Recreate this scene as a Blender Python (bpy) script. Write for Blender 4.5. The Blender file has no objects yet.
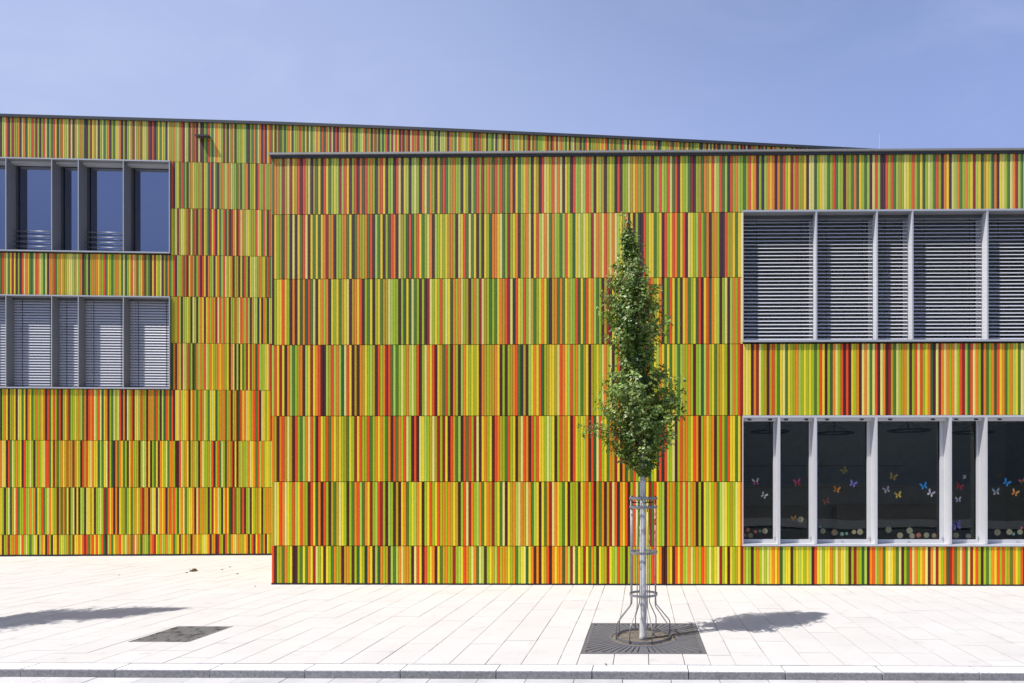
import bpy, math, random
from mathutils import Vector, Matrix

rnd = random.Random(11)
scene = bpy.context.scene
COL = scene.collection

# ------------------------------------------------------------------ camera model
H = 1.96                      # eye height above the pavement
F = 580.0                     # focal length in pixels of the 1024 px wide picture
PX, PY = 635.4, 482.0         # principal point (shift lens)
YAW = math.radians(0.65)
FW = Vector((-math.sin(YAW), math.cos(YAW), 0)); RT = Vector((math.cos(YAW), math.sin(YAW), 0)); UP = Vector((0, 0, 1))
EYE = Vector((0, 0, H))

def ray(x, y): return FW + RT * ((x - PX) / F) + UP * ((PY - y) / F)
def on_y(x, y, Y):
    d = ray(x, y); return EYE + d * (Y / d.y)
def on_ground(x, y, z=0.0):
    d = ray(x, y); return EYE + d * ((z - H) / d.z)

# ------------------------------------------------------------------ helpers
def s2l(c):
    c /= 255.0
    return c / 12.92 if c <= 0.04045 else ((c + 0.055) / 1.055) ** 2.4
def rgb(r, g, b): return (s2l(r), s2l(g), s2l(b))

class MB:
    """collects quads / boxes / tubes with a colour per face, built as one mesh object"""
    def __init__(s): s.v = []; s.f = []; s.c = []; s.smooth = False
    def face(s, pts, col=(1, 1, 1)):
        n = len(s.v); s.v += [tuple(p) for p in pts]; s.f.append(tuple(range(n, n + len(pts)))); s.c.append(col)
    def hexa(s, p, col=(1, 1, 1)):          # 8 corners: bottom 0-3, top 4-7
        n = len(s.v); s.v += [tuple(q) for q in p]
        for q in ((3, 2, 1, 0), (4, 5, 6, 7), (0, 1, 5, 4), (1, 2, 6, 5), (2, 3, 7, 6), (3, 0, 4, 7)):
            s.f.append(tuple(n + i for i in q)); s.c.append(col)
    def box(s, x0, x1, y0, y1, z0, z1, col=(1, 1, 1)):
        s.hexa([(x0, y0, z0), (x1, y0, z0), (x1, y1, z0), (x0, y1, z0), (x0, y0, z1), (x1, y0, z1), (x1, y1, z1), (x0, y1, z1)], col)
    def tube(s, pts, rads, n=8, col=(1, 1, 1), cap=True):
        pts = [Vector(p) for p in pts]; base = len(s.v); m = len(pts)
        for i, p in enumerate(pts):
            d = (pts[min(i + 1, m - 1)] - pts[max(i - 1, 0)]).normalized()
            a = d.cross(Vector((0.13, 0.99, 0.05)))
            if a.length < 1e-3: a = d.cross(Vector((1, 0, 0)))
            a.normalize(); b = d.cross(a)
            r = rads[i] if isinstance(rads, (list, tuple)) else rads
            for k in range(n):
                t = 2 * math.pi * k / n
                s.v.append(tuple(p + a * (r * math.cos(t)) + b * (r * math.sin(t))))
        for i in range(m - 1):
            for k in range(n):
                k2 = (k + 1) % n
                s.f.append((base + i * n + k, base + i * n + k2, base + (i + 1) * n + k2, base + (i + 1) * n + k)); s.c.append(col)
        if cap:
            s.f.append(tuple(base + k for k in range(n))[::-1]); s.c.append(col)
            s.f.append(tuple(base + (m - 1) * n + k for k in range(n))); s.c.append(col)
    def ring(s, c, r, hh, w, n=40, col=(1, 1, 1)):        # flat steel hoop
        cx, cy, cz = c
        for k in range(n):
            a0, a1 = 2 * math.pi * k / n, 2 * math.pi * (k + 1) / n
            p = []
            for z in (cz - hh / 2, cz + hh / 2):
                for (rr, a) in ((r, a0), (r + w, a0), (r + w, a1), (r, a1)):
                    p.append((cx + rr * math.cos(a), cy + rr * math.sin(a), z))
            s.hexa(p, col)
    def build(s, name, mat, parent=None, smooth=False):
        me = bpy.data.meshes.new(name); me.from_pydata(s.v, [], s.f)
        ca = me.color_attributes.new('Col', 'FLOAT_COLOR', 'CORNER')
        data = []
        for f, c in zip(s.f, s.c):
            for _ in f: data += [c[0], c[1], c[2], 1.0]
        ca.data.foreach_set('color', data)
        if smooth: me.polygons.foreach_set('use_smooth', [True] * len(s.f))
        me.materials.append(mat); me.update()
        o = bpy.data.objects.new(name, me); COL.objects.link(o)
        if parent is not None: o.parent = parent
        return o

def empty(name, loc=(0, 0, 0)):
    o = bpy.data.objects.new(name, None); COL.objects.link(o); o.location = loc; o.empty_display_size = 0.2
    return o
def tag(o, label=None, cat=None, group=None, kind=None):
    if label: o['label'] = label
    if cat: o['category'] = cat
    if group: o['group'] = group
    if kind: o['kind'] = kind
    return o

# ------------------------------------------------------------------ materials
def mat_base(name):
    m = bpy.data.materials.new(name); m.use_nodes = True
    nt = m.node_tree; b = nt.nodes['Principled BSDF']; return m, nt, b
def N(nt, t, **kw):
    n = nt.nodes.new(t)
    for k, v in kw.items(): setattr(n, k, v)
    return n

def surf(name, col, rough=0.6, spec=0.4, metal=0.0, var=0.12, scale=6.0, fine=80.0, attr=False, bump=0.0, dirt=None, stretch=None):
    """colour x soft patches x fine grain; optional vertex colour, dirt patches and bump"""
    m, nt, b = mat_base(name); L = nt.links.new
    tc = N(nt, 'ShaderNodeTexCoord'); src = tc.outputs['Object']
    if stretch:
        mp = N(nt, 'ShaderNodeMapping'); mp.inputs['Scale'].default_value = stretch; L(src, mp.inputs['Vector']); src = mp.outputs['Vector']
    n1 = N(nt, 'ShaderNodeTexNoise'); n1.inputs['Scale'].default_value = scale; n1.inputs['Detail'].default_value = 5; L(src, n1.inputs['Vector'])
    n2 = N(nt, 'ShaderNodeTexNoise'); n2.inputs['Scale'].default_value = fine; n2.inputs['Detail'].default_value = 3; L(src, n2.inputs['Vector'])
    ad = N(nt, 'ShaderNodeMath', operation='ADD'); L(n1.outputs['Fac'], ad.inputs[0]); L(n2.outputs['Fac'], ad.inputs[1])
    mr = N(nt, 'ShaderNodeMapRange'); mr.inputs['From Min'].default_value = 0.6; mr.inputs['From Max'].default_value = 1.4
    mr.inputs['To Min'].default_value = 1 - var; mr.inputs['To Max'].default_value = 1 + var; L(ad.outputs[0], mr.inputs['Value'])
    mul = N(nt, 'ShaderNodeVectorMath', operation='MULTIPLY')
    if attr:
        at = N(nt, 'ShaderNodeVertexColor'); at.layer_name = 'Col'
        m0 = N(nt, 'ShaderNodeVectorMath', operation='MULTIPLY'); L(at.outputs['Color'], m0.inputs[0]); m0.inputs[1].default_value = col
        L(m0.outputs[0], mul.inputs[0])
    else: mul.inputs[0].default_value = col
    L(mr.outputs[0], mul.inputs[1]); out = mul.outputs[0]
    if dirt:
        n3 = N(nt, 'ShaderNodeTexNoise'); n3.inputs['Scale'].default_value = dirt[1]; n3.inputs['Detail'].default_value = 8; n3.inputs['Roughness'].default_value = 0.65
        L(tc.outputs['Object'], n3.inputs['Vector'])
        m3 = N(nt, 'ShaderNodeMapRange'); m3.inputs['From Min'].default_value = dirt[2]; m3.inputs['From Max'].default_value = dirt[2] + 0.14
        m3.inputs['To Min'].default_value = 0; m3.inputs['To Max'].default_value = dirt[3]; L(n3.outputs['Fac'], m3.inputs['Value'])
        mx = N(nt, 'ShaderNodeMix', data_type='RGBA'); L(m3.outputs[0], mx.inputs['Factor']); L(out, mx.inputs['A']); mx.inputs['B'].default_value = (*dirt[0], 1)
        out = mx.outputs['Result']
    L(out, b.inputs['Base Color'])
    b.inputs['Roughness'].default_value = rough; b.inputs['Specular IOR Level'].default_value = spec; b.inputs['Metallic'].default_value = metal
    if bump:
        bp = N(nt, 'ShaderNodeBump'); bp.inputs['Strength'].default_value = bump; bp.inputs['Distance'].default_value = 0.004
        L(n2.outputs['Fac'], bp.inputs['Height']); L(bp.outputs[0], b.inputs['Normal'])
    return m

M_CLAD = surf('glazed_ceramic', (1, 1, 1), 0.47, 0.42, var=0.06, scale=0.9, fine=14, attr=True)
M_BACK = surf('dark_backing', (0.02, 0.02, 0.02), 0.8)
M_COPE = surf('coping_metal', (0.33, 0.33, 0.31), 0.45, 0.5, 0.3, var=0.1, scale=2, fine=30)
M_COPED = surf('dark_coping_metal', (0.05, 0.055, 0.06), 0.45, 0.5, 0.2, scale=2, fine=30)
M_ALU = surf('grey_aluminium', (0.50, 0.52, 0.55), 0.42, 0.5, 0.15, var=0.05, scale=2.5, fine=40)
M_ALU_SHADE = surf('shaded_grey_aluminium', (0.25, 0.26, 0.28), 0.42, 0.5, 0.15, var=0.05, scale=2.5, fine=40)  # frame aluminium darkened in its colour for faces lying in shade
M_FIN = surf('sunlit_fin_aluminium', (0.68, 0.69, 0.72), 0.42, 0.5, 0.1, var=0.05, scale=2.5, fine=40)  # same aluminium made paler, sunlight on the fin sides put into the colour
M_WHITE = surf('white_aluminium', (0.60, 0.605, 0.625), 0.42, 0.5, 0.05, var=0.05, scale=2.5, fine=40)
M_DARKF = surf('dark_frame', (0.075, 0.08, 0.09), 0.45, 0.5, scale=3)
M_GASKET = surf('black_gasket', (0.012, 0.012, 0.012), 0.6)
M_SLAT = surf('slat_aluminium', (0.80, 0.80, 0.82), 0.4, 0.5, 0.1, var=0.06, scale=2, fine=25)
M_SLATD = surf('dull_slat_aluminium', (0.56, 0.57, 0.60), 0.4, 0.5, 0.1, var=0.06, scale=2, fine=25)
M_STEEL = surf('galvanised_steel', (0.29, 0.30, 0.32), 0.38, 0.5, 0.55, var=0.18, scale=12, fine=90)
M_CAST = surf('cast_iron', (0.155, 0.16, 0.185), 0.55, 0.5, 0.2, var=0.22, scale=7, fine=120, bump=0.3)
M_PIT = surf('dark_pit', (0.012, 0.011, 0.010), 0.9)
M_GRATE2 = surf('weathered_grating', (0.27, 0.265, 0.26), 0.7, 0.3, 0.1, var=0.5, scale=7, fine=90, dirt=((0.025, 0.025, 0.025), 7.0, 0.47, 0.85))
M_DEBRIS = surf('pit_debris', (0.16, 0.125, 0.095), 0.9, 0.2, var=0.8, scale=9, fine=45)
M_SLAB = surf('pale_concrete_slab', (0.612, 0.598, 0.590), 0.75, 0.2, var=0.07, scale=1.6, fine=160, attr=True, dirt=((0.32, 0.30, 0.28), 3.4, 0.57, 0.30))
M_JOINT = surf('paving_joint', (0.21, 0.20, 0.185), 0.9, 0.1, var=0.4, scale=2.2, fine=30)
M_KERB = surf('granite_kerb', (0.52, 0.52, 0.53), 0.75, 0.3, var=0.5, scale=45, fine=150, attr=True, bump=0.4)
M_GUT = surf('gutter_stone', (0.55, 0.54, 0.54), 0.8, 0.2, var=0.2, scale=3, fine=90, attr=True)
M_ASPH = surf('worn_asphalt', (0.16, 0.16, 0.16), 0.85, 0.2, var=0.25, scale=1.2, fine=130)
M_GROUND = surf('bare_ground', (0.20, 0.19, 0.16), 0.9, 0.1, var=0.3, scale=0.3, fine=6)
M_ROOF = surf('roof_membrane', (0.22, 0.22, 0.22), 0.9)
M_BARK = surf('limewashed_bark', (0.66, 0.65, 0.63), 0.8, 0.2, var=0.35, scale=7, fine=45, bump=0.5, dirt=((0.20, 0.18, 0.16), 9.0, 0.50, 0.75), stretch=(3, 3, 0.8))
M_TWIG = surf('twig_bark', (0.12, 0.085, 0.06), 0.8, 0.2)
M_GRAVEL = surf('tree_pit_gravel', (0.20, 0.172, 0.14), 0.9, 0.1, var=0.5, scale=25, fine=110, bump=0.6)
M_DRYLEAF = surf('dry_leaf', (0.22, 0.16, 0.08), 0.8, 0.2, attr=True)
M_PAPER = surf('painted_paper', (.44, .44, .44), 0.7, 0.2, var=0.12, scale=30, fine=200, attr=True)
M_ROOMW = surf('dim_room_wall', (0.36, 0.39, 0.38), 0.8, 0.2)
M_ROOMC = surf('dim_room_ceiling', (0.74, 0.78, 0.76), 0.8, 0.2)
M_ROOMF = surf('dim_room_floor', (0.22, 0.20, 0.17), 0.6, 0.3)
M_FURN = surf('dim_furniture', (0.30, 0.27, 0.22), 0.6, 0.3)
M_LAMPB = surf('dark_lamp_housing', (0.05, 0.05, 0.05), 0.4, 0.5, 0.3)

def leaf_mat():
    m, nt, b = mat_base('leaf_green'); L = nt.links.new
    at = N(nt, 'ShaderNodeVertexColor'); at.layer_name = 'Col'
    L(at.outputs['Color'], b.inputs['Base Color']); b.inputs['Roughness'].default_value = 0.36; b.inputs['Specular IOR Level'].default_value = 0.45
    tr = N(nt, 'ShaderNodeBsdfTranslucent'); mu = N(nt, 'ShaderNodeVectorMath', operation='MULTIPLY'); L(at.outputs['Color'], mu.inputs[0]); mu.inputs[1].default_value = (1.3, 1.5, 0.5)
    L(mu.outputs[0], tr.inputs['Color'])
    mx = N(nt, 'ShaderNodeMixShader'); mx.inputs[0].default_value = 0.30; L(b.outputs[0], mx.inputs[1]); L(tr.outputs[0], mx.inputs[2])
    L(mx.outputs[0], nt.nodes['Material Output'].inputs['Surface']); return m
M_LEAF = leaf_mat()

def glass_mat(name, refl_col, base, fres, tint):
    m = bpy.data.materials.new(name); m.use_nodes = True; nt = m.node_tree; L = nt.links.new
    nt.nodes.remove(nt.nodes['Principled BSDF'])
    tr = N(nt, 'ShaderNodeBsdfTransparent'); tr.inputs['Color'].default_value = (*tint, 1)
    gl = N(nt, 'ShaderNodeBsdfGlossy'); gl.inputs['Color'].default_value = (*refl_col, 1); gl.inputs['Roughness'].default_value = 0.0
    fr = N(nt, 'ShaderNodeFresnel'); fr.inputs['IOR'].default_value = 1.5
    ma = N(nt, 'ShaderNodeMath', operation='MULTIPLY_ADD'); L(fr.outputs[0], ma.inputs[0]); ma.inputs[1].default_value = fres; ma.inputs[2].default_value = base
    # faint waviness of the sheet
    nz = N(nt, 'ShaderNodeTexNoise'); nz.inputs['Scale'].default_value = 0.7; nz.inputs['Detail'].default_value = 1
    tc = N(nt, 'ShaderNodeTexCoord'); L(tc.outputs['Object'], nz.inputs['Vector'])
    bp = N(nt, 'ShaderNodeBump'); bp.inputs['Strength'].default_value = 0.25; bp.inputs['Distance'].default_value = 0.02; L(nz.outputs['Fac'], bp.inputs['Height']); L(bp.outputs[0], gl.inputs['Normal'])
    mx = N(nt, 'ShaderNodeMixShader'); L(ma.outputs[0], mx.inputs[0]); L(tr.outputs[0], mx.inputs[1]); L(gl.outputs[0], mx.inputs[2])
    L(mx.outputs[0], nt.nodes['Material Output'].inputs['Surface']); return m
M_GLASS_SKY = glass_mat('coated_glass', (0.60, 0.66, 0.82), 0.42, 1.0, (0.35, 0.38, 0.42))
M_GLASS = glass_mat('clear_glass', (0.88, 0.95, 0.92), 0.008, 0.70, (0.68, 0.71, 0.70))

# ------------------------------------------------------------------ stripe colours
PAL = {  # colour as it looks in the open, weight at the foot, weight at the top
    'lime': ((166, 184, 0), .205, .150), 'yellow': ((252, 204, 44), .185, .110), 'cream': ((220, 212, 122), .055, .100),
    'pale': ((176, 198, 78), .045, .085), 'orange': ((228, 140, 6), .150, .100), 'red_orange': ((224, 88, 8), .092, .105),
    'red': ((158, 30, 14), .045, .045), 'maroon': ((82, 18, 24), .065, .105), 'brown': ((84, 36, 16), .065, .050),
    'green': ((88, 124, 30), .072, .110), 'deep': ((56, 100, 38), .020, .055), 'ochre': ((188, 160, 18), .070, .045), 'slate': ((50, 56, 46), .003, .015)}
DARK = {'red', 'maroon', 'brown', 'deep', 'slate', 'green'}
KEYS = list(PAL)
GAIN = 1 / 0.93
def stripe_cols(n, t, r):
    """n neighbouring stripe colours for a row at relative height t (0 foot, 1 top)"""
    out = []; prev = None; prev2 = None
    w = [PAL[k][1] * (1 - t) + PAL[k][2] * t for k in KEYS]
    for _ in range(n):
        for _try in range(6):
            k = r.choices(KEYS, w)[0]
            if k == prev and r.random() > 0.12: continue
            if prev in DARK and k in DARK and r.random() > 0.15: continue
            if k in ('red_orange', 'red', 'orange') and prev in ('red_orange', 'red', 'orange') and r.random() > .3: continue
            if k == prev2 and r.random() > 0.6: continue
            break
        prev2, prev = prev, k
        c = [s2l(x) * GAIN * (.92 if k in ('maroon', 'brown', 'slate', 'red') else .98) for x in PAL[k][0]]
        c = [1.12 * x ** 1.16 for x in c]
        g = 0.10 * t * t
        v = (0.34, 0.32, 0.40)  # pale bluish sheen of reflected sky, mixed into the colour of upper rows
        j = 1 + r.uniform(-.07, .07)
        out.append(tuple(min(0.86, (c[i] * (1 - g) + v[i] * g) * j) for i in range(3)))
    return out

class Wall:
    """a vertical plane; s runs along it, d sticks out of it towards the street"""
    def __init__(s, A, B):
        s.A = Vector((A[0], A[1], 0)); s.u = (Vector((B[0], B[1], 0)) - s.A).normalized(); s.n = Vector((s.u.y, -s.u.x, 0))
    def p(s, a, d, z): return s.A + s.u * a + s.n * d + Vector((0, 0, z))
    def box(s, mb, a0, a1, d0, d1, z0, z1, col=(1, 1, 1)):
        mb.hexa([s.p(a0, d1, z0), s.p(a1, d1, z0), s.p(a1, d0, z0), s.p(a0, d0, z0), s.p(a0, d1, z1), s.p(a1, d1, z1), s.p(a1, d0, z1), s.p(a0, d0, z1)], col)
    def hit(s, x, y, d=0.0):
        """(s, z) where the sight line of a picture point meets the plane d out of the wall"""
        r = ray(x, y); o = s.A + s.n * d; k = (o - EYE).dot(s.n) / r.dot(s.n); P = EYE + r * k
        return (P - s.A).dot(s.u), P.z

YF = on_ground(642, 585.3).y
FRONT = Wall((0, YF), (1, YF))
A0 = on_ground(0, 556.5); A1 = on_ground(270, 555.2)
REAR = Wall(A0, A1)
SIDE_X = FRONT.hit(271.5, 500)[0]
rear_back = REAR.p(0, 0, 0)

FZ = [0.0] + [FRONT.hit(642, y)[1] for y in (546, 481.4, 415.3, 343.8, 277.4, 212.4)]
F_TOP = FRONT.hit(642, 151.8)[1]
FZ.append(F_TOP - 0.09)
RZ = [0.0] + [REAR.hit(227, y)[1] for y in (533.9, 487.2, 440.6, 389.9, 343.3, 297.0, 255.6, 209.0, 162.6)]

building = tag(empty('school_building', (0, YF, 0)), 'long low school building clad in multicoloured vertical stripes with two storeys of windows', 'building')
building.location = (0, 0, 0)

PITCH = 0.0497
def cladding(wall, s0, s1, rows, holes, ztop, seed, name, tmax, shorten=None):
    """vertical glazed baguettes, a new colour run in every row; holes are (s0, s1, z0, z1)"""
    r = random.Random(seed); mb = MB(); n = int(round((s1 - s0) / PITCH)); w = (s1 - s0) / n
    bounds = list(rows)
    for i in range(len(bounds)):
        z0 = bounds[i]; z1 = bounds[i + 1] if i + 1 < len(bounds) else None
        t = min(1.0, (z0 + 0.5) / tmax)
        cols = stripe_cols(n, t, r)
        off = r.choice((0, 0, 0.004))
        for k in range(n):
            a0 = s0 + k * w; am = a0 + w / 2
            top = (z1 - 0.011) if z1 is not None else ztop(am)
            if top - z0 < 0.02: continue
            segs = [(z0, top)]
            for (h0, h1, hz0, hz1) in holes:
                if h0 - .004 < am < h1 + .004:
                    ns = []
                    for (q0, q1) in segs:
                        if hz0 > q0: ns.append((q0, min(q1, hz0)))
                        if hz1 < q1: ns.append((max(q0, hz1), q1))
                    segs = [g for g in ns if g[1] - g[0] > 0.05]
            for (q0, q1) in segs:
                c = cols[k]; x0, x1 = a0 + 0.0018, a0 + w - 0.0018; e = 0.006; dd = r.uniform(-.0015, .0015)
                prof = [(x0, -.034), (x0, -.006), (x0 + e, dd), (x1 - e, dd), (x1, -.006), (x1, -.034)]
                for j in range(5):
                    (pa, pd), (qa, qd) = prof[j], prof[j + 1]
                    mb.face([wall.p(pa, pd, q0), wall.p(qa, qd, q0), wall.p(qa, qd, q1), wall.p(pa, pd, q1)], c)
                mb.face([wall.p(a, d, q1) for a, d in prof], c)
                mb.face([wall.p(a, d, q0) for a, d in prof[::-1]], c)
    return mb.build(name, M_CLAD, building)

def backing(mb, wall, s0, s1, z0, z1, holes, d0=-.30, d1=-.0355):
    """wall behind the baguettes with openings: split into strips round the holes"""
    xs = sorted({s0, s1} | {h[0] for h in holes} | {h[1] for h in holes})
    xs = [x for x in xs if s0 <= x <= s1]
    for a, b in zip(xs[:-1], xs[1:]):
        m = (a + b) / 2; hs = sorted((h[2], h[3]) for h in holes if h[0] < m < h[1]); z = z0
        for (h0, h1) in hs:
            if h0 > z: wall.box(mb, a, b, d0, d1, z, h0)
            z = h1
        if z1 > z: wall.box(mb, a, b, d0, d1, z, z1)

# ------------------------------------------------------------------ window banks
def bank_edges(wall, xs, d): return [wall.hit(x, 482)[0] for x in xs]

def slat_blind(wall, s0, s1, z0, z1, d, pitch, width, tilt, mat, parent, jitter=0.0, cord=.42):
    mb = MB(); ca, sa = math.cos(tilt), math.sin(tilt); z = z1 - 0.05; r = random.Random(int(s0 * 1000))
    while z > z0 + 0.045:
        t = tilt + r.uniform(-jitter, jitter); ca, sa = math.cos(t), math.sin(t)
        pr = []
        for k in range(5):
            q = (k / 4 - 0.5) * width; bow = 0.006 * (1 - (2 * k / 4 - 1) ** 2)
            pr.append((d + q * ca + bow * sa, z - q * sa + bow * ca))
        for (d0, za), (d1, zb) in zip(pr[:-1], pr[1:]):
            mb.face([wall.p(s0, d0, za), wall.p(s1, d0, za), wall.p(s1, d1, zb), wall.p(s0, d1, zb)], (1, 1, 1))
        z -= pitch
    hr = MB(); wall.box(hr, s0, s1, d - .02, d + .035, z1 - .05, z1 - .002); hr.build('head_rail', M_DARKF, parent)
    wall.box(mb, s0, s1, d - .03, d + .03, z0 + .012, z0 + .034)         # bottom rail
    b = mb.build('blind', mat, parent, smooth=False)
    wdt = s1 - s0
    for q in ((0.2, 0.84) if wdt > 0.75 else (0.32,)):
        cb = MB(); a = s0 + wdt * q; wall.box(cb, a - .005, a + .005, d + width * cord, d + width * cord + .003, z0 + .02, z1 - .03)
        cb.build('cord', M_GASKET, parent)
    return b

def window_bank(wall, edges, z0, z1, kind, fr_mat, depth, proud, frame_t=0.045, right_end=False, left_end=False, rails=(), labels=None, fin_mat=None):
    """one window per bay between neighbouring edges; edges are the outer front corners of the fins"""
    nb = len(edges) - 1
    for i in range(nb):
        a, b = edges[i], edges[i + 1]
        fm = MB()
        lo, hi = z0 + frame_t, z1 - frame_t
        wall.box(fm, a + .001, b - .001, -depth, proud, hi, z1)                  # lintel plate
        wall.box(fm, a + .001, b - .001, -depth, proud, z0, lo)                  # sill plate
        for q in (a + .001, b - .003): wall.box(fm, q, q + .002, -depth + .003, -.003, lo, hi)   # thin liners inside the jambs join them
        win = fm.build('window', fr_mat, building)
        if labels and labels[i]: win['label'] = labels[i]
        ft = 0.022 if kind.startswith('rear') else 0.028 if kind == 'front_blind' else 0.044
        def fin_at(p0, p1):
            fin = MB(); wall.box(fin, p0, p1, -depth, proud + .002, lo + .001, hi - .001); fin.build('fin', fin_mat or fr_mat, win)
        L0, R0 = a, b - ft
        if kind.startswith('rear'):
            L0, R0 = a + ft, b
            fin_at(a, a + ft)
            if i == nb - 1: fin_at(b - ft, b); R0 = b - ft
        else:
            fin_at(b - ft, b)
            if i == 0: fin_at(a, a + .016); L0 = a + .016
        if kind != 'front_clear':                                              # paler strips paint sunlight onto the front edges of the frame
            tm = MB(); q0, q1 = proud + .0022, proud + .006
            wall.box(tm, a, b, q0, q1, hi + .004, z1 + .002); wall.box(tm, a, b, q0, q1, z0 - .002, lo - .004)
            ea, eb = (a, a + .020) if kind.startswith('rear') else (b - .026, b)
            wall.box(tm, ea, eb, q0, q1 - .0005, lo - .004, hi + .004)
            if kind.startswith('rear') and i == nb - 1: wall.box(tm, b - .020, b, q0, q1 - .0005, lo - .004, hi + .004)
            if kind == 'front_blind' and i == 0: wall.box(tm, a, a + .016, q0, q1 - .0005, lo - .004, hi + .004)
            tm.build('sunlit_edge', M_ALU, win)
        pd = -depth + .04
        s = MB(); g = MB(); e = 0.002
        if kind == 'front_clear':
            t = 0.072 if (b - a) > 0.9 else 0.042; tl = t if i else .012; th = .045
            fmx = M_WHITE
            wall.box(s, L0 + e, L0 + tl, pd - .03, pd + .035, lo + .07, hi - th); wall.box(s, R0 - t, R0 - e, pd - .03, pd + .035, lo + .07, hi - th)
            wall.box(s, L0 + e, R0 - e, pd - .03, pd + .037, lo + e, lo + .07); wall.box(s, L0 + e, R0 - e, pd - .03, pd + .037, hi - th, hi - e)
            x0, x1, y0, y1 = L0 + tl, R0 - t, lo + .07, hi - th
        else:
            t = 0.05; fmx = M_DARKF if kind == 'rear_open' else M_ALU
            wall.box(s, L0 + e, L0 + t, pd - .03, pd + .03, lo + .05, hi - .05); wall.box(s, R0 - t, R0 - e, pd - .03, pd + .03, lo + .05, hi - .05)
            wall.box(s, L0 + e, R0 - e, pd - .03, pd + .032, lo + e, lo + .05); wall.box(s, L0 + e, R0 - e, pd - .03, pd + .032, hi - .05, hi - e)
            x0, x1, y0, y1 = L0 + t, R0 - t, lo + .05, hi - .05
        s.build('frame', fmx, win)
        gk = MB()                                                              # black rubber seal round the pane
        for (qa, qb, qc, qd) in ((x0, x0 + .012, y0, y1), (x1 - .012, x1, y0, y1), (x0 + .012, x1 - .012, y0, y0 + .012), (x0 + .012, x1 - .012, y1 - .012, y1)):
            wall.box(gk, qa, qb, pd - .02, pd + .012, qc, qd)
        gk.build('seal', M_GASKET, win)
        g.face([wall.p(x0, pd, y0), wall.p(x1, pd, y0), wall.p(x1, pd, y1), wall.p(x0, pd, y1)])
        g.build('pane', M_GLASS_SKY if kind == 'rear_open' else M_GLASS, win)
        if kind == 'front_blind':
            slat_blind(wall, L0 + .012, R0 - .012, lo + .004, hi - .004, -.142, 0.0695, 0.080, math.radians(35), M_SLAT, win, 0.02, .0)
        elif kind == 'rear_blind':
            slat_blind(wall, L0 + .012, R0 - .012, lo + .004, hi - .004, -.150, 0.0720, 0.080, math.radians(60), M_SLATD, win, 0.03, .22)
        else:
            hb = MB(); wall.box(hb, L0 + .004, R0 - .004, -depth + (.09 if kind == 'front_clear' else .06), -.06, hi - .055, hi - .004)      # blind housing under the lintel
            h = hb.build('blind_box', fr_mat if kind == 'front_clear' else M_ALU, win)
            if kind == 'front_clear':
                for q in (0.2, 0.8):
                    cl = MB(); a_ = L0 + (R0 - L0) * q; wall.box(cl, a_ - .035, a_ + .035, -.062, -.05, hi - .045, hi - .018)
                    cl.build('clip', M_GASKET, h)
        if kind == 'front_clear':
            hd = MB(); wall.box(hd, R0 - t * .8, R0 - t * .25, pd + .036, pd + .06, lo + .10, lo + .13); hd.build('hinge', M_ALU, win)
            hd = MB(); wall.box(hd, (x0 + x1) / 2 - .03, (x0 + x1) / 2 + .03, pd + .038, pd + .044, lo + .03, lo + .045); hd.build('drain_cap', M_ALU, win)
        if i in rails:
            for q in range(4):
                z = lo + .16 + q * .135
                rb = MB(); rb.tube([wall.p(L0 + .002, -.14, z), wall.p(R0 - .002, -.14, z)], 0.011, 8)
                rb.build('guard_rail', M_STEEL, win, smooth=True)

# front block, right hand banks
def zpair(wall, x, y0, y1): return wall.hit(x, y1)[1], wall.hit(x, y0)[1]
FU = [FRONT.hit(x, 482)[0] for x in (742.3, 816.6, 877.0, 912.5, 987.2)]
FL = [FRONT.hit(x, 482)[0] for x in (742.3, 780.0, 816.4, 877.0, 951.2, 986.8)]
m = FU[-1] - FU[0]
FU += [FU[-1] + 1.42, FU[-1] + 2.6]
FL += [FL[-1] + 1.42, FL[-1] + 2.6]
fu0, fu1 = zpair(FRONT, 742, 211.2, 342.3)
fl0, fl1 = zpair(FRONT, 742, 415.6, 546.0)
# rear wing banks
RU = [REAR.hit(x, 482, 0.04)[0] for x in (5.6, 51.4, 78.0, 123.0, 169.8)]
ru0, ru1 = REAR.hit(169, 253.2, .04)[1], REAR.hit(169, 160.6, .04)[1]
rl0, rl1 = REAR.hit(169, 389.0, .04)[1], REAR.hit(169, 296.4, .04)[1]
RU = [RU[0] - 1.95, RU[0] - 0.72] + RU

def rear_top(s):
    """height of the sloping rear roof edge along the wall"""
    for (sa, za), (sb, zb) in zip(RT_PROF[:-1], RT_PROF[1:]):
        if sa <= s <= sb: return za + (zb - za) * (s - sa) / (sb - sa)
    return RT_PROF[0][1] if s < RT_PROF[0][0] else RT_PROF[-1][1]
RT_PROF = [REAR.hit(x, y) for x, y in ((-260, 106.5), (0, 114.3), (140, 118.3), (279, 122.3), (380, 126.1), (450, 129.0), (600, 135.6), (740, 142.4), (875, 149.3), (1000, 156.0))]

R_S0, R_S1 = REAR.hit(-230, 482)[0], RT_PROF[-1][0]
F_S0, F_S1 = SIDE_X, 13.6
F_HOLES = [(FU[0], FU[-1], fu0, fu1), (FL[0], FL[-1], fl0, fl1)]
R_HOLES = [(RU[0], RU[-1], ru0, ru1), (RU[0], RU[-1], rl0, rl1)]
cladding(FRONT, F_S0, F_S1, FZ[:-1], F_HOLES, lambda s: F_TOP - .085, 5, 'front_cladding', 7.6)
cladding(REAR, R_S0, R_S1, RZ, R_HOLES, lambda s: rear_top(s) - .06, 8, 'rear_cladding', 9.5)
# the short return of the front block at its left end, running back to the rear wing
Sw = Wall((SIDE_X, YF + 4.4), (SIDE_X, YF + .036))
cladding(Sw, 0, 4.364, FZ[:-1], [], lambda s: F_TOP - .085, 17, 'side_cladding', 7.6)

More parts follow.
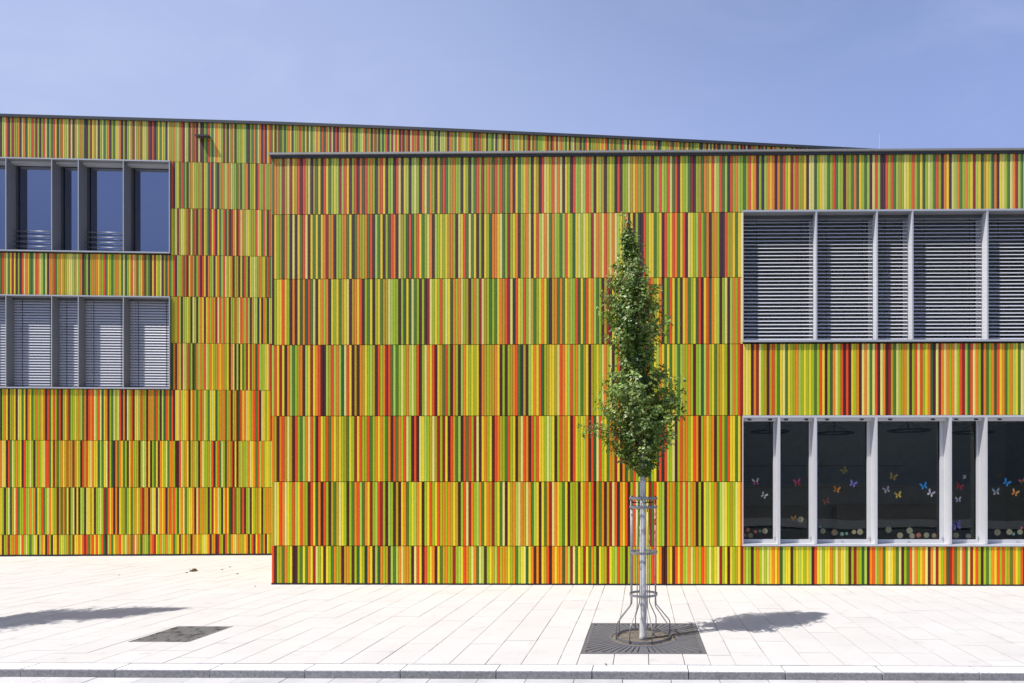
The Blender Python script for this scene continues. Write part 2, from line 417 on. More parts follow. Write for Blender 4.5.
wb = MB()
BACK_Y = YF + 13
backing(wb, FRONT, F_S0 + .036, F_S1 - .036, 0.02, F_TOP - .07, F_HOLES)
wb.box(F_S0 + .036, F_S0 + .30, YF + .302, YF + 4.4, 0.02, F_TOP - .07)
wb.box(F_S1 - .30, F_S1, YF + .302, BACK_Y, 0.0, F_TOP - .07)
wb.box(F_S0 + 8, F_S1, BACK_Y + .002, BACK_Y + .3, 0, F_TOP - .07)
wb.build('front_wall', M_BACK, building)
wb = MB()
backing(wb, REAR, R_S0, R_S1, 0.02, 8.6, R_HOLES)
# stepped upper strips follow the sloping edge
n = 60
for k in range(n):
    a, b = R_S0 + (R_S1 - R_S0) * k / n, R_S0 + (R_S1 - R_S0) * (k + 1) / n
    if any(h[0] < b and h[1] > a and h[3] > 8.6 for h in R_HOLES):
        zb = max(h[3] for h in R_HOLES) + .001
        a2 = max(a, RU[-1]) if b > RU[-1] else None
        wb.hexa([REAR.p(a, -.0355, zb), REAR.p(b, -.0355, zb), REAR.p(b, -.30, zb), REAR.p(a, -.30, zb),
                 REAR.p(a, -.0355, rear_top(a) - .05), REAR.p(b, -.0355, rear_top(b) - .05), REAR.p(b, -.30, rear_top(b) - .05), REAR.p(a, -.30, rear_top(a) - .05)])
        if a2 is not None and a2 < b: REAR.box(wb, a2, b, -.30, -.0355, 8.601, zb - .001)
    else:
        wb.hexa([REAR.p(a, -.0355, 8.601), REAR.p(b, -.0355, 8.601), REAR.p(b, -.30, 8.601), REAR.p(a, -.30, 8.601),
                 REAR.p(a, -.0355, rear_top(a) - .05), REAR.p(b, -.0355, rear_top(b) - .05), REAR.p(b, -.30, rear_top(b) - .05), REAR.p(a, -.30, rear_top(a) - .05)])
REAR.box(wb, R_S0, R_S0 + .3, -10, -.302, 0, rear_top(R_S0) - .3)
REAR.box(wb, R_S1 - .3, R_S1, -10, -.302, 0, rear_top(R_S1) - .3)
REAR.box(wb, R_S0, R_S1, -10.3, -10.002, 0, rear_top(R_S1) - .3)
wb.build('rear_wall', M_BACK, building)

# roofs and copings
rb = MB()
rb.box(F_S0 + .31, F_S1 - .31, YF + .31, YF + 4.0, F_TOP - .22, F_TOP - .12)
rb.box(6.6, F_S1 - .31, YF + 4.002, BACK_Y, F_TOP - .22, F_TOP - .12)
rb.build('front_roof', M_ROOF, building)
rb = MB()
for k in range(24):
    a, b = R_S0 + (R_S1 - R_S0) * k / 24, R_S0 + (R_S1 - R_S0) * (k + 1) / 24
    za, zb = rear_top(a) - .12, rear_top(b) - .12
    rb.hexa([REAR.p(a, -.31, za - .1), REAR.p(b, -.31, zb - .1), REAR.p(b, -10, zb - .1), REAR.p(a, -10, za - .1), REAR.p(a, -.31, za), REAR.p(b, -.31, zb), REAR.p(b, -10, zb), REAR.p(a, -10, za)])
rb.build('rear_roof', M_ROOF, building)
cb = MB()
FRONT.box(cb, F_S0 - .035, F_S1, -.32, .055, F_TOP - .034, F_TOP)
cb.box(F_S0 - .035, F_S0 + .3, YF + .32, YF + 4.2, F_TOP - .034, F_TOP)
cb.build('roof_edge', M_COPE, building)
cb = MB(); FRONT.box(cb, F_S0 - .012, F_S1, -.03, .022, F_TOP - .082, F_TOP - .0345); cb.build('coping_shadow_strip', M_COPED, building)  # dark strip standing in for the shadow gap under the coping
cb = MB()
for (sa, za), (sb, zb) in zip(RT_PROF[:-1], RT_PROF[1:]):
    cb.hexa([REAR.p(sa, .035, za - .075), REAR.p(sb, .035, zb - .075), REAR.p(sb, -.32, zb - .075), REAR.p(sa, -.32, za - .075),
             REAR.p(sa, .035, za), REAR.p(sb, .035, zb), REAR.p(sb, -.32, zb), REAR.p(sa, -.32, za)])
cb.build('roof_edge', M_COPED, building)
pl = MB()                                                       # dark recessed plinth line along the foot
FRONT.box(pl, F_S0 - .002, F_S1, -.034, .004, -.01, .030)
REAR.box(pl, R_S0, R_S1, -.034, .006, -.01, .045)
pl.build('plinth', M_GASKET, building)

# windows
window_bank(FRONT, FU, fu0, fu1, 'front_blind', M_ALU_SHADE, 0.30, 0.036, fin_mat=M_FIN, frame_t=.036)
window_bank(FRONT, FL, fl0, fl1, 'front_clear', M_WHITE, 0.26, 0.022, frame_t=0.040)
window_bank(REAR, RU, ru0, ru1, 'rear_open', M_ALU_SHADE, 0.27, 0.04, frame_t=0.035, rails=(2, 4))
window_bank(REAR, RU, rl0, rl1, 'rear_blind', M_ALU_SHADE, 0.30, 0.04, frame_t=0.035)

# rooms behind the panes
def room(wall, s0, s1, z0, z1, d0, d1, extra=None):
    """inside faces only: floor, ceiling, back and ends"""
    mb = MB(); P = wall.p
    mb.face([P(s0, d1, z0), P(s1, d1, z0), P(s1, d1, z1), P(s0, d1, z1)])
    mb.face([P(s0, d0, z0), P(s0, d1, z0), P(s0, d1, z1), P(s0, d0, z1)]); mb.face([P(s1, d1, z0), P(s1, d0, z0), P(s1, d0, z1), P(s1, d1, z1)])
    o = mb.build('room', M_ROOMW, building)
    c = MB(); c.face([P(s0, d0, z1), P(s0, d1, z1), P(s1, d1, z1), P(s1, d0, z1)]); c.build('ceiling', M_ROOMC, o)
    f = MB(); f.face([P(s0, d0, z0), P(s1, d0, z0), P(s1, d1, z0), P(s0, d1, z0)]); f.build('floor', M_ROOMF, o)
    return o
rm = room(FRONT, FL[0] - .3, FL[-1] + .3, fl0 - .5, fl1 + .25, -.301, -4.1)
room(FRONT, FU[0] - .3, FU[-1] + .3, fu0 - .1, fu1 + .1, -.301, -3)
room(REAR, RU[0] - .3, RU[-1] + .3, ru0 - .1, ru1 + .1, -.301, -3)
room(REAR, RU[0] - .3, RU[-1] + .3, rl0 - .1, rl1 + .1, -.301, -3)
for (a, d) in ((2.9, -2.2), (4.5, -2.6), (5.9, -1.9), (7.6, -2.4)):                 # ring pendants in the classroom
    lm = MB(); zc = fl1 - .12
    lm.ring(FRONT.p(a, d, zc), 0.38, 0.035, 0.06, 28); lm.tube([FRONT.p(a, d, zc), FRONT.p(a, d, fl1 + .24)], .012, 6)
    for k in range(3):
        t = k * 2.094; lm.tube([FRONT.p(a + .38 * math.cos(t), d + .38 * math.sin(t), zc), FRONT.p(a, d, zc + .2)], .006, 5)
    lm.build('ceiling_lamp', M_LAMPB, rm)
for (a0, a1, z) in ((2.2, 4.3, .55), (4.9, 7.4, .60)):
    fu = MB(); FRONT.box(fu, a0, a1, -4.0, -3.65, fl0 - .49, fl0 + z); FRONT.box(fu, a0 - .02, a1 + .02, -4.02, -3.6, fl0 + z, fl0 + z + .03); fu.build('cabinet', M_FURN, rm)
for (a0, a1) in ((2.6, 3.8), (5.2, 6.5), (7.3, 8.6)):
    fu = MB(); FRONT.box(fu, a0, a1, -2.7, -2.0, fl0 + .12, fl0 + .15)
    for a in (a0 + .05, a1 - .05):
        for d in (-2.65, -2.05): FRONT.box(fu, a - .02, a + .02, d - .02, d + .02, fl0 - .49, fl0 + .12)
    fu.build('table', M_FURN, rm)
for (a0, a1, b0, b1) in ((2.4, 6.8, 1.05, 1.08), (2.4, 6.8, 1.62, 1.65)):
    wbd = MB(); FRONT.box(wbd, a0, a1, -4.08, -4.04, fl0 + b0, fl0 + b1); wbd.build('wall_board', M_FURN, rm)

# wall lamp on the rear wing, lightning rods on the roof edges
wl = MB(); (la, lz) = REAR.hit(195.6, 135.2, .1); (lb, _) = REAR.hit(208.6, 135.2, .1)
REAR.box(wl, la, lb, .01, .125, lz - .03, lz + .012)
lampo = wl.build('wall_lamp', M_LAMPB, building)
ll = MB(); REAR.box(ll, la + .03, lb - .03, .03, .105, lz - .034, lz - .0301); ll.build('lens', M_DARKF, lampo)
def rod(P, h, r):
    mb = MB(); mb.tube([P, P + Vector((0, 0, h))], [r, r * .7], 6); mb.tube([P - Vector((0, 0, .03)), P + Vector((0, 0, .06))], r * 2.2, 8)
    mb.build('lightning_rod', M_WHITE, building)
a, z = FRONT.hit(879.6, 148, -.15); rod(FRONT.p(a, -.15, F_TOP - .01), .40, .0065)
a, z = REAR.hit(843.4, 146, -.1); rod(REAR.p(a, -.1, rear_top(a) - .02), .12, .02)
a, z = REAR.hit(283, 121, -2.0); rod(REAR.p(a, -2.0, rear_top(a) - .12), .95, .012)

# ------------------------------------------------------------------ ground
def sheet(name, x0, x1, y0, y1, z, mat):
    mb = MB(); mb.face([(x0, y0, z), (x1, y0, z), (x1, y1, z), (x0, y1, z)]); return tag(mb.build(name, mat), kind='structure')
KY0, KY1 = on_ground(642, 671.2).y, on_ground(642, 664.8).y
KH = 0.085
sheet('ground', -600, 600, -600, 900, -.14, M_GROUND)
sheet('road', -120, 120, -2.6, KY0 - .30, -KH - .006, M_ASPH)
sheet('pavement_bed', -60, 60, KY1, 60, -.012, M_JOINT)
sheet('opposite_pavement', -120, 120, -8.0, -2.6, -.006, M_GUT)

GX0, GX1 = -.703, .740
GY0, GY1 = on_ground(642, 653.9).y, on_ground(642, 623.2).y
G2 = [on_ground(x, y) for x, y in ((128.3, 641.7), (190.4, 641.7), (178.0, 626.3), (232.8, 626.3))]
H2X0 = (G2[0].x + G2[2].x) / 2; H2X1 = (G2[1].x + G2[3].x) / 2; H2Y0, H2Y1 = G2[0].y, G2[2].y
print('grates', GX0, GX1, GY0, GY1, H2X0, H2X1, H2Y0, H2Y1)
pv = MB(); r = random.Random(3)
xs = [-.911 - .389 * k for k in range(60)][::-1] + [GX0, -.312, .074, .462, GX1, 1.007] + [1.007 + .389 * k for k in range(1, 36)]
def cut(rect, hole):
    x0, x1, y0, y1 = rect; a, b, c, d = hole
    if x1 <= a or x0 >= b or y1 <= c or y0 >= d: return [rect]
    out = []
    if x0 < a: out.append((x0, a, y0, y1))
    if x1 > b: out.append((b, x1, y0, y1))
    m0, m1 = max(x0, a), min(x1, b)
    if y0 < c: out.append((m0, m1, y0, c))
    if y1 > d: out.append((m0, m1, d, y1))
    return out
for x0, x1 in zip(xs[:-1], xs[1:]):
    y = KY1; first = True; ln = 0.58
    yend = 16.3 if x0 < SIDE_X else YF + .03
    while y < yend:
        l = r.choice((.20, .35, .46)) if first else ln
        y1 = min(y + l, yend); first = False
        t = r.gauss(0, .012); j = r.uniform(.0020, .0060); jy = r.uniform(.0008, .0026)
        c = (1 + t + r.gauss(0, .004), 1 + t, 1 + t - abs(r.gauss(0, .006)))
        rects = [(x0 + j, x1 - j, y + jy, y1 - jy)]
        for hole in ((GX0 - .004, GX1 + .004, GY0 - .004, GY1 + .004), (H2X0 - .004, H2X1 + .004, H2Y0 - .004, H2Y1 + .004)):
            rects = [q for p in rects for q in cut(p, hole)]
        dz = r.uniform(-.0015, .0015)
        for (a, b, c0, d0) in rects:
            if b - a > .01 and d0 - c0 > .01:
                pv.box(a, b, c0, d0, -.011, dz, c)
        y = y1
tag(pv.build('pavement', M_SLAB), kind='structure')

kb = MB(); r = random.Random(9)
kx0 = (109.3 - 642) / F * (KY0 * 1.0)
for k in range(-22, 24):
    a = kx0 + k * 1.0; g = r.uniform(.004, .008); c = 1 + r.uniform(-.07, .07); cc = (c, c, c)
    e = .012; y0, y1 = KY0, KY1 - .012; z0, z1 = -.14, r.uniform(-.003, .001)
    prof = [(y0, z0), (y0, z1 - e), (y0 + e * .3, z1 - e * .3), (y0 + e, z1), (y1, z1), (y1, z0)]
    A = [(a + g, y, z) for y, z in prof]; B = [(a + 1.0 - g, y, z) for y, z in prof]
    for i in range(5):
        q = (.46, .62, 1.15, 1.5, 1)[i]; kb.face([A[i], B[i], B[i + 1], A[i + 1]][::-1], (c * q, c * q, c * q))  # shading put into the colours: front face darker, top lighter
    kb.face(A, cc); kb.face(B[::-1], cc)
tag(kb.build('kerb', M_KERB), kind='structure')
gt = MB()
for k in range(-70, 70):
    a = -.2 + k * .5; c = 1 + r.uniform(-.12, .10); gt.box(a + .004, a + .496, KY0 - .30, KY0 - .003, -.13, -KH + r.uniform(-.002, .002), (c, c, c))
tag(gt.build('gutter', M_GUT), kind='structure')

# ------------------------------------------------------------------ tree grate and guard
TC = Vector(((GX0 + GX1) / 2, (GY0 + GY1) / 2, 0))
tg = tag(empty('tree_grate', TC), 'square grey cast iron tree grate with radiating slots around the foot of the tree', 'tree grate')
cx, cy = TC.x, TC.y; hw, hd = (GX1 - GX0) / 2 - .003, (GY1 - GY0) / 2 - .003
fr = MB()
for (a, b, c, d) in ((-hw, hw, -hd, -hd + .05), (-hw, hw, hd - .05, hd), (-hw, -hw + .05, -hd + .05, hd - .05), (hw - .05, hw, -hd + .05, hd - .05)):
    fr.box(a, b, c, d, -.03, .002)
fr.build('frame', M_CAST, tg)
pt = MB(); nS = 60; r0, r1 = .40, .44
ih = hw - .051; idp = hd - .051
def edge(t):
    c, s = math.cos(t), math.sin(t); k = min(ih / abs(c) if abs(c) > 1e-6 else 9, idp / abs(s) if abs(s) > 1e-6 else 9); return (c * k, s * k)
for k in range(nS):                        # radial bars
    a0 = 2 * math.pi * (k + .12) / nS; a1 = 2 * math.pi * (k + .88) / nS
    e0, e1 = edge(a0), edge(a1); p = []
    for z in (-.02, 0.0):
        p += [(r1 * math.cos(a0), r1 * math.sin(a0), z), (*e0, z), (*e1, z), (r1 * math.cos(a1), r1 * math.sin(a1), z)]
    pt.hexa(p)
for k in range(72):                        # hub ring and solid mid ring
    a0, a1 = 2 * math.pi * k / 72, 2 * math.pi * (k + 1) / 72
    for (ra, rb_, z1) in ((r0, r1 - .001, .003),):
        p = []
        for z in (-.02, z1):
            p += [(ra * math.cos(a0), ra * math.sin(a0), z), (rb_ * math.cos(a0), rb_ * math.sin(a0), z), (rb_ * math.cos(a1), rb_ * math.sin(a1), z), (ra * math.cos(a1), ra * math.sin(a1), z)]
        pt.hexa(p)
pt.box(-.007, .007, -idp, -.441, -.02, .0012); pt.box(-.007, .007, .441, idp, -.02, .0012)
pt.build('plate', M_CAST, tg)
pit = MB(); pit.face([(-hw, -hd, -.008), (hw, -hd, -.008), (hw, hd, -.008), (-hw, hd, -.008)]); pit.build('pit', M_PIT, tg)
gv = MB(); r = random.Random(4)
gv.face([(cx + .395 * math.cos(2 * math.pi * k / 48), cy + .395 * math.sin(2 * math.pi * k / 48), -.004) for k in range(48)])
for _ in range(700):
    a = r.uniform(0, 6.283); q = .38 * math.sqrt(r.random()); s = r.uniform(.004, .012); x, y = cx + q * math.cos(a), cy + q * math.sin(a); c = r.uniform(.5, 1.3)
    pts = [(x + s * math.cos(t + a), y + s * math.sin(t + a), -.003) for t in (0, 1.57, 3.14, 4.71)]
    for i in range(4): gv.face([pts[i], pts[(i + 1) % 4], (x, y, -.003 + s * .7)], (c, c, c))
tag(gv.build('tree_pit_gravel', M_GRAVEL), 'beige gravel filling the round tree pit', 'gravel', kind='stuff')

gd = tag(empty('tree_guard', TC), 'galvanised steel tree guard of thin bars flaring outward at the foot, hooped around the trunk', 'tree guard')
RT_, RB_ = .165, .355
for k in range(8):
    t = math.radians(17 + 45 * k); b = MB(); c, s = math.cos(t), math.sin(t)
    prof = [(RB_, -.004), (RB_, .15), (RB_ - .004, .185), (RB_ - .025, .215), (RT_ + .03, .375), (RT_ + .006, .405), (RT_, .45), (RT_, 1.79)]
    b.tube([(q * c, q * s, z) for q, z in prof], .0068, 8); b.build('bar', M_STEEL, gd, smooth=True)
for z in (1.755, 1.645, 1.075, .545):
    b = MB(); b.ring((0, 0, z), RT_ + .007, .030, .006, 40); b.build('hoop', M_STEEL, gd)
b = MB(); b.ring((0, 0, .018), RB_ - .02, .03, .008, 48); b.build('foot_ring', M_STEEL, gd)
# rubber ties holding the trunk to the upper hoop
for t in (math.radians(40), math.radians(160), math.radians(280)):
    b = MB(); b.tube([(RT_ * math.cos(t), RT_ * math.sin(t), 1.70), (.03 * math.cos(t), .03 * math.sin(t), 1.70)], .008, 6); b.build('tie', M_GASKET, gd)

# second grate, without a tree
g2 = tag(empty('drain_grate', ((H2X0 + H2X1) / 2, (H2Y0 + H2Y1) / 2, 0)), 'small square metal grating without a tree, set in the pavement at left', 'grate')
w2, d2 = (H2X1 - H2X0) / 2, (H2Y1 - H2Y0) / 2
f2 = MB()
for (a, b, c, d) in ((-w2, w2, -d2, -d2 + .025), (-w2, w2, d2 - .025, d2), (-w2, -w2 + .025, -d2 + .025, d2 - .025), (w2 - .025, w2, -d2 + .025, d2 - .025)):
    f2.box(a, b, c, d, -.03, .002)
f2.build('frame', M_GRATE2, g2)
b2 = MB(); nb = 22
for k in range(1, nb):
    x = -w2 + 2 * w2 * k / nb; b2.box(x - .0065, x + .0065, -d2 + .026, d2 - .026, -.009, 0)
    y = -d2 + 2 * d2 * k / nb; b2.box(-w2 + .026, w2 - .026, y - .0065, y + .0065, -.0095, -.001)
b2.build('grid', M_GRATE2, g2)
p2 = MB(); p2.face([(-w2, -d2, -.0105), (w2, -d2, -.0105), (w2, d2, -.0105), (-w2, d2, -.0105)]); p2.build('pit', M_DEBRIS, g2)

# ------------------------------------------------------------------ street tree
PROF = [(2.08, -.06, .05), (2.15, -.12, .10), (2.3, -.27, .21), (2.5, -.50, .33), (2.69, -.63, .44), (2.9, -.64, .52), (3.17, -.65, .57), (3.36, -.55, .42), (3.50, -.31, .16), (3.62, -.31, .14),
        (3.80, -.52, .28), (4.05, -.57, .31), (4.30, -.56, .29), (4.6, -.48, .15), (4.80, -.34, .00), (5.0, -.27, -.07), (5.2, -.23, -.12), (5.36, -.21, -.16)]
def prof(z):
    for (a, l0, r0_), (b, l1, r1_) in zip(PROF[:-1], PROF[1:]):
        if a <= z <= b:
            k = (z - a) / (b - a); return l0 + (l1 - l0) * k, r0_ + (r1_ - r0_) * k
    return PROF[0][1:] if z < PROF[0][0] else PROF[-1][1:]
def stem(z):
    pts = [(0, 0), (1.0, .004), (2.1, -.005), (2.9, -.03), (3.6, -.08), (4.3, -.13), (4.9, -.185), (5.36, -.195)]
    for (a, x), (b, y) in zip(pts[:-1], pts[1:]):
        if z <= 0: return 0
        if a <= z <= b: return x + (y - x) * (z - a) / (b - a)
    return pts[-1][1]
TP = Vector((.012, TC.y - .09, 0))
tree = tag(empty('street_tree', TP), 'slender young street tree with pale trunk and narrow leafy crown inside the steel guard', 'tree', 'street trees along the kerb')
tr = MB(); zs = [-.01, .04, .12, .4, .8, 1.2, 1.6, 2.0, 2.3, 2.7, 3.1, 3.6, 4.1, 4.6, 5.0, 5.3]
rs = [.052, .046, .042, .040, .039, .037, .036, .034, .031, .027, .023, .018, .013, .009, .006, .003]
rt = random.Random(21)
tr.tube([(stem(z) + rt.uniform(-.004, .004), rt.uniform(-.004, .004), z) for z in zs], rs, 14)
tr.build('trunk', M_BARK, tree, smooth=True)
br = MB(); lf = MB()
def leaf(P, d, size, col):
    out = Vector((P.x - stem(P.z), P.y, 0)); out = out.normalized() if out.length > .01 else Vector((0, -1, 0))
    up = (out * .75 + Vector((-.22, -.12, .62)) + Vector((rt.gauss(0, .42), rt.gauss(0, .42), rt.gauss(0, .35)))).normalized()
    d = d.normalized(); d = d - up * d.dot(up) * .85; d.normalize(); s = d.cross(up)
    if s.length < .05: s = Vector((1, 0, 0))
    s.normalize(); nrm = s.cross(d).normalized(); w = size * rt.uniform(.30, .40); fold = rt.uniform(.05, .3) * w; droop = -nrm * (size * rt.uniform(0, .25))
    a = P; t = P + d * size + droop; m1 = P + d * (size * .35) + s * w + nrm * fold; m2 = P + d * (size * .35) - s * w + nrm * fold
    n1 = P + d * (size * .75) + s * (w * .6) + nrm * fold * .6 + droop * .6; n2 = P + d * (size * .75) - s * (w * .6) + nrm * fold * .6 + droop * .6
    mid = P + d * (size * .55) + droop * .3
    lf.face([a, m1, mid], col); lf.face([m1, n1, mid], col); lf.face([n1, t, mid], col)
    lf.face([a, mid, m2], col); lf.face([m2, mid, n2], col); lf.face([n2, mid, t], col)
LEAFC = [(.190, .285, .066), (.140, .225, .050), (.225, .320, .085), (.095, .165, .040), (.275, .350, .120), (.215, .262, .060)]
def twig(P0, P1, nl, sag=.05, lo=.30):
    mid = (P0 + P1) / 2 + Vector((rt.uniform(-.03, .03), rt.uniform(-.03, .03), -sag))
    def q(t): return P0 * (1 - t) ** 2 + mid * 2 * t * (1 - t) + P1 * t * t
    br.tube([q(k / 5) for k in range(6)], [.006, .005, .004, .003, .0022, .0012], 5, cap=False)
    tone = rt.uniform(.75, 1.25); base = rt.choice(LEAFC)
    for _ in range(nl):
        t = rt.uniform(lo, 1.0); P = q(t); dirr = Vector((rt.gauss(0, 1), rt.gauss(0, 1), rt.gauss(.15, .7)))
        off = dirr.normalized() * rt.uniform(.0, .055); j = tone * rt.uniform(.65, 1.45)
        leaf(P + off, dirr - Vector((0, 0, .35)), rt.uniform(.030, .058), tuple(c * j for c in base))
nt_ = 0
while nt_ < 380:
    z = rt.uniform(2.12, 5.2); l, rr = prof(z); wd = (rr - l)
    if rt.random() > (wd / 1.22) ** .9 * (1 if z < 4.6 else 1.5): continue
    nt_ += 1
    a = rt.uniform(0, 6.283); q = rt.random() ** .38 * (1.0 if rt.random() < .74 else rt.uniform(1.05, 1.32))
    c = (l + rr) / 2; hwid = wd / 2
    P1 = Vector((c + q * hwid * math.cos(a), q * hwid * .9 * math.sin(a), z + rt.uniform(-.04, .06)))
    zr = max(2.02, z - rt.uniform(.15, .5) * (0.4 + abs(q) * hwid * 2)); P0 = Vector((stem(zr), 0, zr))
    nl = int(rt.uniform(36, 70) * (1.0 if z < 4.5 else .75))
    twig(P0, P1, nl)
for k in range(9):                                          # stray shoots: low left branch and the bare leader
    twig(Vector((stem(2.5), 0, 2.5)), Vector((-.62 - rt.uniform(0, .18), rt.uniform(-.15, .15), 2.62 + rt.uniform(-.08, .14))), 15, .0, .55)
for k in range(12):
    twig(Vector((stem(4.6), 0, 4.6)), Vector((-.22 + rt.uniform(-.12, .10), rt.uniform(-.08, .08), 5.0 + rt.uniform(0, .4))), 13, .0, .25)
for k in range(4):
    twig(Vector((stem(3.0), 0, 3.0)), Vector((.46 + rt.uniform(0, .1), rt.uniform(-.1, .1), 3.0 + rt.uniform(-.2, .35))), 14, .0, .6)
br.build('branches', M_TWIG, tree)
lf.build('crown', M_LEAF, tree)
# its neighbour stands just outside the picture; only its shadow crosses the pavement at left
t2 = tree.copy(); COL.objects.link(t2)
for ch in list(tree.children):
    c = ch.copy(); COL.objects.link(c); c.parent = t2
t2.location = (-10.55, 7.36, 0); t2.scale = (1.12, 1.12, 1.16); t2.rotation_euler = (0, 0, 2.1)
t2['label'] = 'neighbouring street tree at far left, casting the long shadow beside the small grate'

# ------------------------------------------------------------------ dry leaves on the pavement
r = random.Random(6)
for i, (x, y, s, lab) in enumerate(((193.5, 571.5, .16, 'largest curled dry leaf lying on the pavement before the rear wall'), (186.5, 573.2, .07, 'small dark dry leaf just left of the largest one'),
        (222, 570.2, .06, 'dry leaf on the pavement between the largest leaf and the block corner'), (230, 567.3, .06, 'dry leaf closest to the rear wall on the pavement'),
        (237.5, 574.3, .06, 'dry leaf nearest the corner of the front block'), (119, 575.4, .07, 'leftmost dry leaf on the pavement'),
        (255, 586.8, .06, 'dry leaf on the slabs below the corner of the front block'), (606, 665.3, .05, 'tiny dry leaf on the kerb below the tree grate'))):
    P = on_ground(x, y); mb = MB(); a = r.uniform(0, 6.28); c = r.uniform(.6, 1.3)
    for q in range(1 if s < .1 else 3):
        a += 1.9; d = Vector((math.cos(a), math.sin(a), 0)); e = Vector((-d.y, d.x, 0)); o = Vector((r.uniform(-.4, .4) * s * (q > 0), r.uniform(-.3, .3) * s * (q > 0), 0))
        pts = [o + d * (-s / 2) + UP * .006, o + e * (s * .28) + UP * (.035 * s / .08), o + d * (s / 2) + UP * .012, o - e * (s * .28) + UP * (.022 * s / .08)]; ctr = o + UP * .006
        for k in range(4): mb.face([pts[k], pts[(k + 1) % 4], ctr], (c, c, c))
    ob = mb.build('dry_leaf', M_DRYLEAF); ob.location = P; tag(ob, lab, 'leaf', 'dry leaves on the pavement')

# ------------------------------------------------------------------ paper butterflies and flowers stuck on the ground floor panes
PD = -.26 + .04 + .006
ORD = ['first', 'second', 'third', 'fourth', 'fifth', 'sixth']
def paper_pos(x, y):
    s, z = FRONT.hit(x, y, PD); return FRONT.p(s, PD, z)
def poly(mb, P, pts, col, off=0.0):
    mb.face([P + Vector((x, -off, z)) for x, z in pts], col)
BC = {'white': (.72, .70, .70), 'lilac': (.60, .56, .72), 'orange': (.72, .28, .05), 'brown': (.36, .16, .10), 'violet': (.26, .24, .66), 'olive': (.14, .15, .04), 'yellow': (.72, .55, .12), 'gold': (.42, .32, .10),
      'blue': (.04, .30, .74), 'sky': (.45, .60, .78), 'red': (.55, .06, .09), 'pink': (.62, .13, .30), 'indigo': (.20, .18, .60), 'peach': (.75, .42, .18), 'dim': (.09, .075, .03)}
def butterfly(x, y, size, rot, c1, c2, label):
    P = paper_pos(x, y); mb = MB(); k = size * .87; cr, sr = math.cos(rot), math.sin(rot)
    def R(pts): return [((px * cr - pz * sr) * k, (px * sr + pz * cr) * k) for px, pz in pts]
    up = [(.04, .02), (.16, .30), (.36, .50), (.50, .46), (.50, .26), (.38, .08), (.20, -.02)]
    dn = [(.04, .0), (.22, -.04), (.38, -.14), (.40, -.30), (.28, -.44), (.16, -.36), (.07, -.18)]
    for sg in (1, -1):
        poly(mb, Vector(), R([(sg * a, b) for a, b in up]), BC[c1], .001); poly(mb, Vector(), R([(sg * a, b) for a, b in dn]), BC[c2], .0015)
        poly(mb, Vector(), R([(sg * (.30 + .07 * math.cos(t)), .30 + .08 * math.sin(t)) for t in (0, 1.05, 2.1, 3.14, 4.2, 5.24)]), tuple(q * .55 for q in BC[c2]), .003)
    poly(mb, Vector(), R([(-.035, -.26), (.035, -.26), (.045, .05), (.03, .28), (-.03, .28), (-.045, .05)]), (.03, .025, .02), .004)
    for sg in (1, -1): poly(mb, Vector(), R([(sg * .01, .27), (sg * .03, .27), (sg * .14, .44), (sg * .12, .45)]), (.03, .025, .02), .004)
    o = mb.build('paper_butterfly', M_PAPER); o.location = P; tag(o, label, 'butterfly', 'paper butterflies on the ground floor panes')
BF = [(755.7, 481.8, .155, .15, 'white', 'pink', 'white and pink paper butterfly, upper of two on the first ground floor pane'), (764, 495.4, .14, -.5, 'white', 'white', 'white paper butterfly, lower of two on the first ground floor pane'),
      (797.2, 482.3, .165, .2, 'pink', 'red', 'pink paper butterfly high on the narrow second ground floor pane'), (794, 518.2, .11, .3, 'yellow', 'orange', 'small yellow paper butterfly above the sill of the second pane'),
      (826.0, 501.3, .15, .3, 'brown', 'brown', 'brownish paper butterfly, lowest on the third ground floor pane'), (836.7, 489.6, .15, -.2, 'orange', 'orange', 'orange paper butterfly in the middle of the third ground floor pane'),
      (853, 483.8, .155, -.35, 'violet', 'violet', 'violet paper butterfly at the right of the third ground floor pane'), (844, 470.5, .15, .6, 'olive', 'olive', 'dim olive paper butterfly, highest on the third ground floor pane'),
      (886.5, 489.8, .15, .35, 'lilac', 'white', 'white paper butterfly at the left edge of the fourth ground floor pane'), (893, 476.8, .165, -.3, 'gold', 'gold', 'dull gold paper butterfly, highest on the fourth ground floor pane'),
      (898, 495.0, .155, .15, 'yellow', 'yellow', 'yellow paper butterfly low on the left half of the fourth pane'), (923.8, 486.0, .16, .3, 'blue', 'blue', 'bright blue paper butterfly on the right half of the fourth pane'),
      (930.8, 493.2, .16, -.5, 'lilac', 'white', 'pale lilac paper butterfly right beneath the bright blue one'), (959.6, 486.6, .15, -.3, 'red', 'red', 'dark red paper butterfly on the narrow fifth ground floor pane'),
      (958.2, 499.6, .135, .1, 'white', 'sky', 'white paper butterfly below the dark red one on the fifth pane'), (956.4, 525.6, .22, .25, 'indigo', 'violet', 'large indigo paper butterfly low on the fifth pane'),
      (964.6, 476.8, .085, 1.57, 'white', 'white', 'tiny white sideways paper butterfly near the top of the fifth pane'), (996, 491.8, .16, .1, 'sky', 'white', 'pale blue paper butterfly at the left of the sixth ground floor pane'),
      (1006.5, 482.6, .16, -.6, 'blue', 'blue', 'strong blue paper butterfly on the sixth ground floor pane'), (1015, 492.8, .155, -.4, 'peach', 'orange', 'peach paper butterfly right of the pale blue one on the sixth pane'),
      (1000, 474.8, .12, .2, 'dim', 'dim', 'dim brown paper butterfly high on the sixth ground floor pane'), (1022, 481.5, .13, .3, 'brown', 'dim', 'brown paper butterfly cut off by the right picture edge')]
for a in BF: butterfly(*a)
